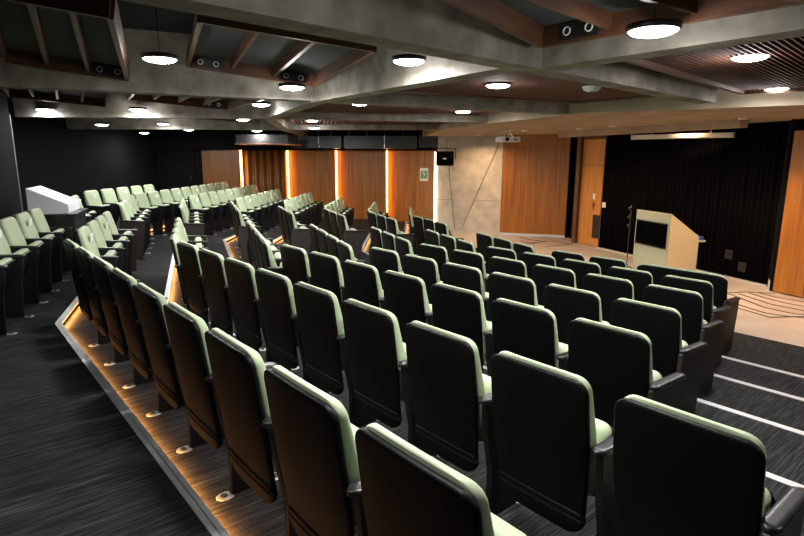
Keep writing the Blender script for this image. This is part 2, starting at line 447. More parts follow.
for i, x in enumerate(xs[1:5]):
    bm = B(); quad_box(bm, (x-.016,YW-.125,.1), (x+.022,YW-.045,ZT-.01))
    tag(obj('light_strip', bm, M['led']), 'glowing amber vertical light strip, %s from the left on the far wood wall'%ORD[i], 'light strip', 'far wall light strips')
bm = B(); quad_box(bm, (xs[0],YW-.19,0), (xs[5],YW-.01,.018)); struct('baseboard_far', bm, M['fixture'])
# band of black above the wood
bm = B(); quad_box(bm, (wD.x+.1,YW-.16,ZT), (2.0,YW-.02,ZC)); struct('trim_2', bm, M['blackwall'])
# long black duct in front of it
def duct(xa, xb, ya, yb, Y, label):
    a = aty(xa, yb, Y); b = aty(xb, ya, Y)
    e = empty('air_duct', ((a.x+b.x)/2, Y, ZC), label, 'air duct', 'far ceiling ducts')
    bm = B(); hw = (b.x-a.x)/2; z0 = a.z-ZC; z1 = b.z-ZC
    quad_box(bm, (-hw,0,z0), (hw,.55,z1)); bmesh.ops.bevel(bm, geom=bm.edges[:], offset=.02, segments=2, affect='EDGES'); obj('casing', bm, M['duct'], e)
    bm = B()
    for s in (-.75,-.25,.25,.75): quad_box(bm, (s*hw-.15,.2,z1-.01), (s*hw-.12,.23,0))
    obj('hanger', bm, M['fixture'], e)
    bm = B()
    for j in range(9): quad_box(bm, (-hw*.97,-.012,z0+.05+(z1-z0-.1)*j/9), (-hw*.55,.0,z0+.05+(z1-z0-.1)*j/9+.012))
    obj('grille', bm, M['fixture'], e)
    bm = B(); quad_box(bm, (hw*.1,-.010,z0+.01), (hw*.11,.0,z1-.01)); obj('joint_trim', bm, M['chrome'], e)
duct(291,341,136,148,16.4,'long black air duct over the far wood wall, left length')
duct(344,417,136,148.5,16.35,'long black air duct over the far wood wall, middle length')
duct(419,464,136.5,147,16.3,'black air duct end section beside the pale concrete wall')
# shallow ceiling unit left
e = empty('air_unit', (aty(264,140,14.5).x, 14.5, ZC), 'shallow black ceiling unit with brown underside above the far seats', 'air unit')
bm = B(); prism(bm, [(-.72,0),(.62,0),(.70,.9),(-.72,.9)], -.86, -.64); obj('casing', bm, M['fixture'], e)
bm = B(); prism(bm, [(-.76,-.03),(.75,-.03),(.8,.95),(-.76,.95)], -.885, -.862); obj('tray', bm, M['frame_wood'], e)
for q_ in ((-.6,.2),(.4,.2),(-.6,.7),(.4,.7)):
    bm = B(); tube(bm, (q_[0],q_[1],-.64),(q_[0],q_[1],0),.01); obj('hanger', bm, M['fixture'], e)

# black wall with door by the wood panels
dx0, dx1 = aty(150,185,YW).x, aty(198,185,YW).x
d = empty('door_1', ((dx0+dx1)/2, YW-.03, .45), None, None); d['kind'] = 'structure'
bm = B(); hw = (dx1-dx0)/2*.62
quad_box(bm, (-hw+.25,-.03,.0), (hw+.25,.02,2.05)); obj('door_leaf', bm, M['blackwall'], d)
bm = B(); tube(bm, (hw+.12,-.09,.95),(hw+.12,-.09,1.15),.015); tube(bm,(hw+.12,-.09,1.05),(hw+.12,-.02,1.05),.012); obj('door_handle', bm, M['chrome'], d)

# concrete wall, wood wall, stage door
c0 = Vector((1.02,16.22)); c1 = Vector((2.77,15.56)); w1 = Vector((4.46,15.02))
def on_wall(p, q, u, z, out=.0):
    d_ = (q-p); n_ = Vector((d_.y,-d_.x)).normalized()
    v = p+d_*u+n_*out; return Vector((v.x,v.y,z))
bm = B(); seg_box(bm, c0, c1, .3, 0, ZB, off=.15)
cw = struct('wall_concrete', bm, M['concrete_pale']); cw.name = 'wall_far_concrete'
# V shaped board-marked relief: a raised triangle and fine joints
def wall_poly(p, q, pts, t0, t1, name, mat):
    bm = B()
    a = [bm.verts.new(on_wall(p,q,u,z,t0)) for u,z in pts]; b = [bm.verts.new(on_wall(p,q,u,z,t1)) for u,z in pts]
    bm.faces.new(a); bm.faces.new(b[::-1])
    for i in range(len(pts)): bm.faces.new((a[i],a[(i+1)%len(pts)],b[(i+1)%len(pts)],b[i]))
    return obj(name, bm, mat)
v = wall_poly(c0,c1,[(.13,2.70),(.98,2.70),(.40,.10),(.30,.10)], 0, .014,'concrete_relief', M['concrete_mid'])
tag(v, 'pointed triangular concrete relief cast in the pale concrete wall', 'wall relief')
bm = B()
for z in (.95,): 
    a = on_wall(c0,c1,.02,z,.002); b = on_wall(c0,c1,.99,z,.002); bar(bm, a, b, .006, .012)
def vline(u0,z0,u1,z1):
    bar(bm, on_wall(c0,c1,u0,z0,.012), on_wall(c0,c1,u1,z1,.012), .015, .014)
vline(.13,2.7,.30,.1); vline(.98,2.7,.40,.1)
struct('trim_3', bm, M['concrete'])
# pale light strip at the left edge of the concrete
bm = B(); p = c0; quad_box(bm, (p.x-.09,p.y-.02,.05), (p.x-.02,p.y+.05,EYE+.15)); 
tag(obj('light_strip', bm, M['ledwarm']), 'pale warm vertical light strip between wood panel and concrete wall', 'light strip', 'far wall light strips')
bm = B(); seg_box(bm, c1, w1, .1, .03, ZB, off=.03); struct('wall_far_wood', bm, M['wood'])
bm = B()
for u in (.16,.40,.58,.80):
    a = on_wall(c1,w1,u,.03,.022); b = on_wall(c1,w1,u,ZB,.022); bar(bm, a, b, .003, .004, up=(1,0,0))
struct('trim_4', bm, M['inlay'])
bm = B(); seg_box(bm, c1, w1, .02, 0, .07, off=-.03); struct('baseboard_far', bm, M['strip'])
# return walls that shade the joint
wall('wall_far', w1, w1+Vector((.25,.5)), mat='curtain', z1=ZB)
d0 = Vector((4.47,14.15)); d1 = Vector((4.86,13.36))
wall('wall_far', w1+Vector((.2,.4)), d0+Vector((.1,.15)), mat='curtain', z1=ZB, w=.06)
dd = (d1-d0).normalized(); ang_d = math.atan2(dd.y, dd.x)
dr = empty('door_2', (d0.x,d0.y,0), None, None, rotz=ang_d); dr['kind'] = 'structure'
L = (d1-d0).length
ZD = EYE+.50
bm = B(); quad_box(bm, (-.02,-.10,0),(.10,.08,ZD)); quad_box(bm,(.10,-.06,ZD-.05),(L+.02,.08,ZD)); quad_box(bm,(L-.03,-.06,0),(L+.02,.08,ZD)); obj('door_frame', bm, M['frame_wood'], dr)
bm = B(); quad_box(bm, (.105,-.01,1.98),(L-.035,.05,ZD-.055)); obj('transom_panel', bm, M['wood_door'], dr)
bm = B(); quad_box(bm, (.105,-.01,.01),(L*.60-.004,.05,1.97)); lf = obj('door_leaf', bm, M['wood_door'], dr)
bm = B(); quad_box(bm, (L*.60+.004,-.01,.01),(L-.035,.05,1.97)); lf2 = obj('door_leaf', bm, M['wood_door'], dr)
bm = B()
for j in range(12): quad_box(bm, (L*.66,-.022,.22+.045*j),(L-.06,-.008,.22+.045*j+.022))
quad_box(bm, (L*.65,-.012,.20),(L-.05,-.009,.78)); g = obj('vent_grille', bm, M['fixture'], lf2)
bm = B(); quad_box(bm, (L*.62,-.03,1.15),(L*.70,-.012,1.30)); obj('push_plate', bm, M['white'], lf2)
bm = B(); tube(bm,(L*.645,-.05,1.02),(L*.645,-.01,1.02),.012); tube(bm,(L*.645,-.05,1.02),(L*.72,-.05,1.02),.010); quad_box(bm,(L*.63,-.018,.90),(L*.66,-.011,1.08)); obj('door_handle', bm, M['bolt'], lf2)

# curtain: pleated black cloth across the stage back
bm = B(); n = 260; top = []; bot = []; tb = []; bb = []
dv = (cr-cl); nv = Vector((dv.y,-dv.x)).normalized()
if nv.x > 0: nv = -nv
for j in range(n+1):
    u = j/n; p = cl+dv*u + nv*(.03+.022*math.sin(u*2*PI*42)+.012*math.sin(u*2*PI*17+1)); q = p - nv*.012
    top.append(bm.verts.new((p.x,p.y,ZB))); bot.append(bm.verts.new((p.x,p.y,.03)))
    tb.append(bm.verts.new((q.x,q.y,ZB))); bb.append(bm.verts.new((q.x,q.y,.03)))
for j in range(n):
    for f in ((bot[j],bot[j+1],top[j+1],top[j]),(tb[j],tb[j+1],bb[j+1],bb[j]),(top[j],top[j+1],tb[j+1],tb[j]),(bot[j],bb[j],bb[j+1],bot[j+1])):
        fc = bm.faces.new(f); fc.smooth = True
tag(obj('stage_curtain', bm, M['curtain']), 'full-height black stage curtain behind the lectern', 'curtain')
# right hand wood panel in its black reveal
uw = (wr1-wr0).normalized()
bm = B(); seg_box(bm, wr0+uw*.04, wr0+uw*2.35, .08, .02, EYE+.42, off=0); rp = obj('wood_panel', bm, M['wood'])
tag(rp, 'tall orange wood wall panel at the right edge of the stage curtain', 'wall panel')
bm = B(); seg_box(bm, wr0+uw*.50, wr0+uw*.508, .004, .03, EYE+.41, off=-.042); seg_box(bm, wr0+uw*1.4, wr0+uw*1.408, .004, .03, EYE+.41, off=-.042)
g_ = obj('joint', bm, M['inlay'], rp)
bm = B(); seg_box(bm, cr+(cl-cr).normalized()*.02, wr0, .07, 0, ZB, off=0); struct('trim_5', bm, M['blackwall'])
bm = B(); seg_box(bm, cr, wr0-uw*.02, .09, 0, .16, off=0)
tag(obj('corner_guard', bm, M['strip']), 'small metal corner guard at the foot of the black curtain reveal', 'corner guard')
bm = B(); seg_box(bm, cl, cr, .02, 0, .03, off=-.10); struct('baseboard_stage', bm, M['strip'])

# stage inlay lines
def ribbon(pts, w=.035, z0=.0, z1=.004):
    bm = B()
    for a, b in zip(pts, pts[1:]): seg_box(bm, a, b, w, z0, z1, ext=.01)
    return bm
lines = [
 [(722,293.5),(745,292),(774,293.5)],
 [(729,294),(745,300),(763,307),(790,313),(804,315)],
 [(739,294),(752,298),(770,304),(804,311)],
 [(749,293),(765,298),(785,303),(804,306.5)],
 [(759,293),(775,297),(804,302)],
 [(727,300),(745,307),(765,313),(785,316),(804,318)],
 [(726,305),(748,311),(770,317.5),(804,316.5)],
]
bm = B()
for l in lines:
    pts = []
    c_ = [atz(x,y,0) for x,y in l]
    for a, b in zip(c_, c_[1:]): seg_box(bm, a, b, .035, .0005, .004, ext=.012)
for l in [[(520,236.5),(545,241)],[(532,236),(556,239.5)],[(543,236),(566,238.5)],[(520,240),(535,243)],[(527,243),(548,240),(572,243)],[(545,246),(572,243)]]:
    c_ = [atz(x,y+1,0) for x,y in l]
    for a, b in zip(c_, c_[1:]): seg_box(bm, a, b, .05, .0005, .004, ext=.012)
struct('trim_6', bm, M['inlay'])

# ------------------------------------------------------------------ concrete beams
def beam(pts, w=.19, z0=ZB, z1=ZC, name='ceiling_beam', ext=0):
    bm = B()
    for a, b in zip(pts, pts[1:]): seg_box(bm, a, b, w, z0, z1, ext=ext)
    return bm
def V2(x,y): return Vector((x,y))
N1 = V2(.80,3.98); N2 = V2(-.96,6.52); N2b = V2(-2.20,9.45); N2c = V2(-2.75,13.3)
rad = (V2(3.45,6.42)-V2(-.85,2.40)).normalized()
bms = [
 ('long diagonal concrete ceiling beam passing from the upper left to the bright node', beam([N1-rad*6.5, N1+rad*3.55], .19)),
 ('concrete ring beam between the two nodes, passing under the top centre round light', beam([N1, N2], .19)),
 ('concrete ring beam at the upper right behind the largest ceiling light', beam([V2(.98,4.12), V2(.98,4.12)+V2(.627,-.779)*6.0], .19)),
 ('concrete ring beam piece between the first and second cross beams', beam([N2, N2b], .19)),
 ('distant concrete ring beam over the far block', beam([N2b, N2c, V2(-3.0,YW)], .19)),
 ('concrete cross beam over the left aisle, behind the two nearest acoustic panels', beam([N2+(V2(-3.7,5.17)-V2(-1.0,6.45)).normalized()*4.1, N2, V2(1.8,7.98), V2(2.55,8.3)], .19)),
 ('middle concrete cross beam above the desk and far seats', beam([V2(-6.2,9.22), N2b, V2(-.1,9.95), V2(1.5,10.35)], .19)),
 ('farthest concrete cross beam near the black back wall', beam([V2(-7.9,13.25), N2c, V2(.9,13.0)], .19)),
]
for i_, (lab, bm) in enumerate(bms):
    for v in bm.verts:
        if v.co.z < 3: v.co.z += .003*i_
    tag(obj('concrete_beam', bm, M['concrete']), lab, 'beam', 'concrete ceiling beams')
# stage soffit: concrete slab level with the beam soffits
Q = [V2(7.0,4.6), V2(4.75,6.45), V2(2.45,7.90), V2(1.5,10.35), V2(.85,12.7), V2(.6,YW)]
bm = B(); prism(bm, [tuple(p) for p in Q]+[(8.4,YW),(10.2,6)], ZB, ZC-.02)
struct('ceiling', bm, M['concrete_soffit'])
bm = B()
q0 = atz(572,130,ZB-.02); q1 = atz(640,134,ZB-.02); 
pl = cl + (cl-cr).normalized()*.3 - Vector((.9,.3)); pr = cr - Vector((1.0,.35))
seg_box(bm, pl+(pl-pr).normalized()*.2, pr, .16, ZB-.13, ZB, off=0); struct('trim_7', bm, M['concrete_soffit'])

# slatted timber ceilings inside the cells right of the ring beam
def slat_cell(corners, n, z, label, w=.035, h=.05, rails=3):
    """corners p0,p1 (one side), p3,p2 (other side): slats run p0->p3 ... p1->p2"""
    p0,p1,p2,p3 = [Vector(c_) for c_ in corners]
    c_ = (p0+p1+p2+p3)/4
    e = empty('slatted_ceiling', (c_.x,c_.y,z), label, 'slatted ceiling panel', 'slatted ceiling panels')
    bm = B()
    for k in range(n+1):
        u = k/n; a = p0.lerp(p1,u)-c_; b = p3.lerp(p2,u)-c_
        bar(bm, (a.x,a.y,0), (b.x,b.y,0), w, h)
    s_ = obj('slats', bm, M['slat'], e)
    bm = B()
    for k in range(rails):
        u = (k+.5)/rails; a = p0.lerp(p3,u)-c_; b = p1.lerp(p2,u)-c_
        bar(bm, (a.x,a.y,.045), (b.x,b.y,.045), .06, .04)
    obj('rails', bm, M['frame_wood'], e)
    bm = B()
    for a, b in ((p0,p1),(p1,p2),(p2,p3),(p3,p0)):
        a = a-c_; b = b-c_; bar(bm, (a.x,a.y,0), (b.x,b.y,0), .05, .10)
    obj('border', bm, M['frame_wood'], e)
    bm = B(); prism(bm, [tuple(p-c_) for p in (p0,p1,p2,p3)], .075, .10); obj('backing_board', bm, M['slat'], e)
zs = ZB+.17
slat_cell([V2(.95,4.35), V2(3.25,6.60), V2(2.35,7.75), V2(-.72,6.25)], 60, zs, 'red-brown slatted timber ceiling between diagonal beam and left cross beam')
slat_cell([V2(-.75,6.95), V2(1.7,8.25), V2(1.35,10.1), V2(-1.85,9.4)], 44, zs, 'red-brown slatted timber ceiling in the second bay, farther back')
slat_cell([V2(-2.0,9.9), V2(1.35,10.5), V2(.85,12.75), V2(-2.45,13.0)], 40, zs, 'red-brown slatted timber ceiling in the third bay near the ducts')
slat_cell([V2(1.25,3.85), V2(3.0,1.4), V2(6.2,4.6), V2(3.75,6.35)], 70, zs-.03, 'dark batten grid ceiling around the two lights at the upper right', w=.012, h=.03, rails=22)

# ------------------------------------------------------------------ suspended acoustic panels
def acoustic(c4, label, ribs=2, rings=(1,)):
    """c4: near-left, near-right, far-right, far-left corner of the lower lip"""
    p = [Vector(c_) for c_ in c4]; c_ = (p[0]+p[1]+p[2]+p[3])/4
    e = empty('acoustic_panel', tuple(c_), label, 'acoustic panel', 'suspended acoustic panels')
    q = [v_-c_ for v_ in p]
    nrm = (q[1]-q[0]).cross(q[3]-q[0]).normalized()
    if nrm.z < 0: nrm = -nrm
    H = .13
    bm = B()
    for a, b in ((q[0],q[1]),(q[1],q[2]),(q[2],q[3]),(q[3],q[0])):
        bar(bm, a+nrm*H/2, b+nrm*H/2, .035, H, up=nrm)
    obj('frame', bm, M['frame_wood'], e)
    bm = B(); lo = [bm.verts.new(v_+nrm*(H-.01)) for v_ in q]; hi = [bm.verts.new(v_+nrm*(H+.02)) for v_ in q]
    bm.faces.new(lo[::-1]); bm.faces.new(hi)
    for i in range(4): bm.faces.new((lo[i],lo[(i+1)%4],hi[(i+1)%4],hi[i]))
    obj('backing_board', bm, M['felt'], e)
    for k in range(ribs):
        u = (k+1)/(ribs+1); bm = B(); bar(bm, q[0].lerp(q[1],u)+nrm*H*.62, q[3].lerp(q[2],u)+nrm*H*.62, .03, H*.7, up=nrm); obj('rib', bm, M['frame_wood'], e)
    for u in rings:
        a = q[3].lerp(q[2],u); x = (q[2]-q[3]).normalized(); inn = (q[0].lerp(q[1],u)-a).normalized(); a = a+inn*.03
        mt = Matrix.Translation(a+nrm*.062) @ Matrix((x, inn, nrm)).transposed().to_4x4()
        bm = B(); quad_box(bm, (-.13,-.01,-.045),(.13,.018,.045), mt); pb_ = obj('socket_box', bm, M['fixture'], e)
        for s in (-.075,.075):
            bm = B(); lathe(bm, [(.020,0),(.027,0),(.027,.006),(.020,.006),(.020,0)], 16, mt @ Matrix.Translation((s,.018,0)) @ Matrix.Rotation(-PI/2,4,'X'), caps=False); obj('ring', bm, M['white'], pb_)
    # hanger wires
    bm = B()
    for v_ in q:
        w_ = v_*.8; tube(bm, w_+nrm*H, Vector((w_.x,w_.y,ZC-c_.z)), .004, 5)
    obj('hanger_wire', bm, M['bolt'], e)
def zz(dz): return EYE+dz
acoustic([atz(-60,-12,zz(.83)), atz(110,19,zz(.71)), atz(127,81,zz(.70)), atz(-40,56,zz(.86))], 'large timber-framed acoustic panel at the upper left corner', 3, (.88,))
acoustic([atz(200,23,zz(.84)), atz(374,52,zz(.72)), atz(314,87,zz(.72)), atz(188,67,zz(.88))], 'timber-framed acoustic panel left of the long diagonal beam, beside the round light', 2, (.15,.82))
acoustic([atz(440,-2,zz(.70)), atz(500,-60,zz(.70)), atz(806,3,zz(.68)), atz(541,48,zz(.69))], 'red-brown timber-framed acoustic panel at the upper right', 2, (.2,))
acoustic([(-4.2,5.75,zz(.93)), (-3.0,6.15,zz(.80)), (-4.55,8.80,zz(.74)), (-6.0,8.75,zz(.88))], 'smaller timber-framed acoustic panel far left, behind the cross beam', 3, ())
acoustic([(-2.75,6.35,zz(.90)), (-1.30,6.95,zz(.78)), (-2.75,9.0,zz(.72)), (-4.25,8.9,zz(.86))], 'smaller timber-framed acoustic panel behind the cross beam, left of centre', 3, (.85,))
acoustic([(-4.3,9.9,zz(.88)), (-2.8,9.9,zz(.76)), (-3.3,12.9,zz(.74)), (-4.9,12.9,zz(.86))], 'distant timber-framed acoustic panel above the far seats', 3, ())

# ------------------------------------------------------------------ lamps
POW = 26
def downlight(x, y, z, lab, r=.12, power=POW, col=(1,.985,.95), mat='lamp', can=.035, top=None):
    p = atz(x, y, z)
    e = empty('downlight', tuple(p), lab, 'ceiling light', 'round ceiling lights')
    bm = B(); lathe(bm, [(r+.012,.004),(r+.018,.012),(r+.018,can),(r*.8,can+.01)], 28); obj('housing', bm, M['fixture'] if mat == 'lamp' else M['white'], e)
    bm = B(); lathe(bm, [(r*.25,-.020),(r*.6,-.017),(r*.88,-.009),(r,0),(r+.008,.006)], 28); obj('diffuser', bm, M[mat], e)
    bm = B(); tube(bm, (0,0,can),(0,0,(top or ZC)-p.z), .003); obj('stem', bm, M['fixture'], e)
    ld = bpy.data.lights.new('downlight_lamp','AREA'); ld.shape = 'DISK'; ld.size = r*1.8; ld.energy = power; ld.color = col
    lo_ = bpy.data.objects.new('downlight_lamp', ld); COL.objects.link(lo_); lo_.parent = e; lo_.location = (0,0,-.03)
    ld = bpy.data.lights.new('downlight_glow','POINT'); ld.shadow_soft_size = .06; ld.energy = power*.24; ld.color = col
    lo_ = bpy.data.objects.new('downlight_glow', ld); COL.objects.link(lo_); lo_.parent = e; lo_.location = (0,0,-.10)
    return e
zl = EYE+.72
LS = [(160,60,'bright round ceiling light in the gap between the two left acoustic panels',1),
 (409,62,'round ceiling light just below the long diagonal beam, top centre',1),
 (292,88,'round ceiling light at the right corner of the second acoustic panel',1),
 (653,32,'large bright round ceiling light under the upper right acoustic panel',1.1),
 (750,58,'bright round ceiling light in the batten grid, upper right',1),
 (777,90,'lower of the two bright round ceiling lights in the batten grid',1),
 (498,86,'oblong-looking light half hidden by slats right of centre',.6),
 (463,112,'small round ceiling light under the second slatted bay, right of centre',.8),
 (360,104,'small round ceiling light under the left end of the first slatted bay',.8),
 (261,105,'round ceiling light just left of the beam node',1),
 (312,121,'small round ceiling light, upper of the close pair near the far ducts',1),
 (314,128,'small round ceiling light, lower of the close pair near the far ducts',1),
 (45,110,'round ceiling light near the left wall corner',.5),
 (138,110,'round ceiling light on the middle cross beam, left of centre',1),
 (102,125,'small round ceiling light in front of the black left wall',1),
 (163,124,'small round ceiling light above the far left seats',1),
 (189,130,'smaller round ceiling light above the far seats, near the black door',1),
 (144,133,'tiny round ceiling light farthest left in the back',1),
 (243,120,'round ceiling light left of the distant ring beam',1),
 (257,131,'small round ceiling light above the ceiling unit',1)]
for x, y, lab, pw in LS:
    downlight(x, y, {653: EYE+.63, 292: EYE+.68, 102: EYE+.62, 144: EYE+.62, 257: EYE+.64, 314: EYE+.64}.get(x, zl), lab, r=.115, power=POW*pw)
# lamps of the parts of the hall behind and right of the camera
for (x, y) in ((-1.6,.6),(0,1.85),(2.9,1.0),(-3.9,3.2)):
    e = downlight(402, 90, zl, 'round ceiling light over the top aisle beyond the picture', r=.115, power=POW*(1.0 if x == 0 else .55)); e.location = (x,y,EYE+.62 if x == 0 else zl)
# warm lamps over the stage
def warm(p, lab, power, r=.05, z=ZB, tilt=None, spread=150):
    e = empty('stage_downlight', (p[0],p[1],z), lab, 'ceiling light', 'small stage downlights')
    bm = B(); lathe(bm, [(r,-.003),(r+.02,-.003),(r+.02,-.02),(r+.005,-.03),(r,-.03)], 20); obj('trim_ring', bm, M['white'], e)
    bm = B(); lathe(bm, [(r*.5,-.012),(r,-.006)], 20); obj('bulb', bm, M['lampwarm'], e)
    ld = bpy.data.lights.new('stage_lamp','AREA'); ld.shape = 'DISK'; ld.size = r*1.6; ld.energy = power; ld.color = (1,.66,.38); ld.spread = math.radians(spread)
    lo_ = bpy.data.objects.new('stage_lamp', ld); COL.objects.link(lo_); lo_.parent = e; lo_.location = (0,0,-.04)
pw = atz(530,129.5,ZB); warm((pw.x-.05,pw.y+.3), 'small warm downlight in front of the wood wall, centre', 15)
pw = atz(612,125,ZB); warm(pw, 'small warm downlight in the soffit before the stage door', 17)
warm((2.0,14.9), 'small warm downlight in front of the pale concrete wall', 26)
warm((5.1,8.55), 'small warm downlight over the inlaid stage floor at the right', 25, spread=110)
warm((3.6,11.6), 'small warm downlight over the middle of the stage', 16)
warm((5.5,7.0), 'small warm downlight before the right wood panel', 22)

# ------------------------------------------------------------------ screen case, projector, speaker, signs
s0 = atz(634,135.5,EYE+.42); 
Ys = 10.6
a = aty(633.5,136.5,11.2); b = aty(732.5,136,9.9)
zc_ = EYE+.40
a.z = b.z = zc_ 
e = empty('screen_case', ((a.x+b.x)/2,(a.y+b.y)/2,zc_), 'long white rolled-up projection screen case in front of the black curtain', 'projection screen')
cc = Vector(((a.x+b.x)/2,(a.y+b.y)/2,zc_))
bm = B(); bar(bm, a-cc, b-cc, .11, .085); bmesh.ops.bevel(bm, geom=bm.edges[:], offset=.015, segments=2, affect='EDGES'); obj('case', bm, plain('case_cream',(.72,.66,.56),.5), e)
dd_ = (b-a).normalized(); bm = B(); bar(bm, a-cc-dd_*.02, a-cc, .12,.095); obj('end_cap', bm, M['white'], e); bm = B(); bar(bm, b-cc, b-cc+dd_*.02,.12,.095); obj('end_cap', bm, M['white'], e)
bm = B()
for u in (.2,.8):
    v_ = (a-cc).lerp(b-cc,u); tube(bm, v_, (v_.x,v_.y,ZB-zc_), .012)
obj('bracket', bm, M['chrome'], e)
pw = a.lerp(b,.5); warm((pw.x+.03,pw.y-.22), 'small warm lamp glowing just above the screen case', 9, r=.05)

pp = aty(508,139.5,12.6)
e = empty('projector', tuple(pp), 'white projector hanging from the ceiling in front of the wood wall', 'projector', rotz=math.radians(20))
bm = B(); quad_box(bm, (-.23,-.15,-.055),(.23,.17,.055)); bmesh.ops.bevel(bm, geom=bm.edges[:], offset=.015, segments=2, affect='EDGES'); obj('body', bm, M['white'], e)
bm = B(); lathe(bm, [(.042,0),(.042,.02),(.03,.02)], 18, Matrix.Translation((-.11,-.15,0)) @ Matrix.Rotation(PI/2,4,'X')); obj('lens', bm, M['screen'], e)
bm = B()
for j in range(5): quad_box(bm, (.05,-.153,-.03+.013*j),(.18,-.149,-.024+.013*j))
obj('vent', bm, M['fixture'], e)
bm = B(); tube(bm,(0,0,.05),(0,0,ZB-pp.z),.02); tube(bm,(0,0,.17),(.12,0,.06),.01); tube(bm,(0,0,.17),(-.12,0,.06),.01); quad_box(bm,(-.07,-.07,ZB-pp.z-.02),(.07,.07,ZB-pp.z)); obj('mount', bm, M['white'], e)

sp = on_wall(c0,c1,.10,EYE-.02,.26)
sp = aty(446,158.5,15.68)
e = empty('loudspeaker', tuple(sp), 'black box loudspeaker on a bracket at the left of the concrete wall', 'loudspeaker', rotz=math.radians(-18))
bm = B(); prism(bm, [(-.26,-.15),(.26,-.15),(.20,.12),(-.20,.12)], -.20, .20); bmesh.ops.bevel(bm, geom=bm.edges[:], offset=.015, segments=2, affect='EDGES'); obj('cabinet', bm, M['fixture'], e)
bm = B(); quad_box(bm, (-.24,-.156,-.18),(.24,-.148,.18)); obj('grille', bm, M['screen'], e)
bm = B(); quad_box(bm, (-.05,-.159,-.02),(.05,-.156,.015)); obj('badge', bm, M['white'], e)
bm = B(); bar(bm,(-.27,0,-.02),(-.27,0,.27),.03,.02,up=(1,0,0)); bar(bm,(.27,0,-.02),(.27,0,.27),.03,.02,up=(1,0,0)); bar(bm,(-.28,0,.28),(.28,0,.28),.03,.02); bar(bm,(0,0,.28),(0,.28,.28),.04,.03); obj('bracket', bm, M['fixture'], e)

sg = aty(424,174.5,YW-.15)
e = empty('exit_sign', (sg.x,YW-.15,sg.z), 'small white and green exit sign on the wood panel', 'sign')
bm = B(); quad_box(bm, (-.13,-.012,-.20),(.13,0,.20)); obj('plate', bm, M['white'], e)
bm = B(); quad_box(bm, (-.10,-.015,-.12),(.10,-.011,.11)); obj('green_field', bm, M['green'], e)
bm = B(); bar(bm,(-.06,-.017,.07),(.02,-.017,.07),.003,.02); bar(bm,(-.02,-.017,.06),(.03,-.017,-.02),.003,.025); bar(bm,(.03,-.017,-.02),(-.03,-.017,-.08),.003,.02); bar(bm,(-.05,-.017,.0),(.06,-.017,.03),.003,.015); obj('pictogram', bm, M['white'], e)

bx = atz(386,222,0); bm = B(); quad_box(bm, (-.12,-.12,0),(.12,.12,.40)); bmesh.ops.bevel(bm, geom=bm.edges[:], offset=.01, segments=1, affect='EDGES')
o_ = obj('litter_bin', bm, M['fixture'], loc=(aty(386,214,16.9).x,16.9,.0)); tag(o_, 'small black box-shaped bin by the far wood wall', 'bin')

# switch plate and two sockets on the curtain wall
def on_curtain(x, y, out=.09):
    # intersect the sight line with the curtain plane
    r = ray(x,y); o3 = Vector((0,0,EYE)); n3 = Vector((nv.x,nv.y,0)); p0 = Vector((cl.x,cl.y,0))+n3*out
    t = (p0-o3).dot(n3)/r.dot(n3); return o3+r*t
for x,y,m_,lab,s in ((604,205,'white','small white switch plate at the left edge of the black curtain',.055),
                   (729,254.5,'socket','dim grey socket plate on the black curtain, upper of two',.075),(742,267,'socket','dim grey socket plate on the black curtain, lower of two',.075)):
    p = on_curtain(x,y); bm = B(); quad_box(bm, (-s,-.012,-s*1.1),(s,.012,s*1.1)); bmesh.ops.bevel(bm, geom=bm.edges[:], offset=.004, segments=1, affect='EDGES')
    tag(obj('switch_plate' if m_ == 'white' else 'socket_plate', bm, M[m_], loc=tuple(p), rotz=math.atan2(dv.y,dv.x)), lab, 'wall plate')
# smoke detectors
for x,y,lab in ((592,87,'round white smoke detector on the slatted ceiling right of centre'),(583,104,'flat pale detector on the slatted ceiling above the ring beam')):
    p = atz(x,y,zs-.03); e = empty('smoke_detector', tuple(p), lab, 'smoke detector')
    bm = B(); lathe(bm, [(.045,-.05),(.085,-.03),(.10,0),(.10,.02)], 20); obj('body', bm, M['white'], e)
    bm = B(); lathe(bm, [(.02,-.056),(.03,-.05)], 12); obj('sensor', bm, M['fixture'], e)

# ------------------------------------------------------------------ lectern
zt = EYE-.935
fl = atz(637,209,zt); fr = atz(671.5,213.8,zt); 
u_ = (fr-fl); u_.z = 0; Wl = u_.length; u_.normalize()
angl = math.atan2(u_.y,u_.x)
e = empty('lectern', (fl.x,fl.y,0), 'cream wooden lectern with a sloping side and black screen, on the stage', 'lectern', rotz=angl)
Dp = .62
side = [(0,0),(Dp,0),(Dp,.80),(0,zt)]     # (depth y, z)
def side_prism(x0,x1,name,mat,parent):
    bm = B(); va = [bm.verts.new((x0,y,z)) for y,z in side]; vb = [bm.verts.new((x1,y,z)) for y,z in side]
    bm.faces.new(va); bm.faces.new(vb[::-1])
    for i in range(4): bm.faces.new((va[i],vb[i],vb[(i+1)%4],va[(i+1)%4]))
    bmesh.ops.bevel(bm, geom=bm.edges[:], offset=.003, segments=1, affect='EDGES')
    return obj(name, bm, mat, parent)
side_prism(0,.025,'side_panel',M['cream'],e); side_prism(Wl-.025,Wl,'side_panel',plain('lectern_tan',(.50,.41,.26),.5),e)
bm = B(); quad_box(bm,(.026,0,.0),(Wl-.026,.02,zt-.006)); fp = obj('front_panel', bm, M['cream'], e)
bm = B(); quad_box(bm,(.026,.03,.80),(Wl-.026,Dp-.01,.83)); obj('desk_top', bm, M['cream'], e)
bm = B(); va = [(.0,.02,zt-.02),(Wl,.02,zt-.02)]; bar(bm,(Wl/2,.0,zt-.012),(Wl/2,Dp*.985,.80),Wl-.05,.02); obj('sloping_lid', bm, M['cream'], e)
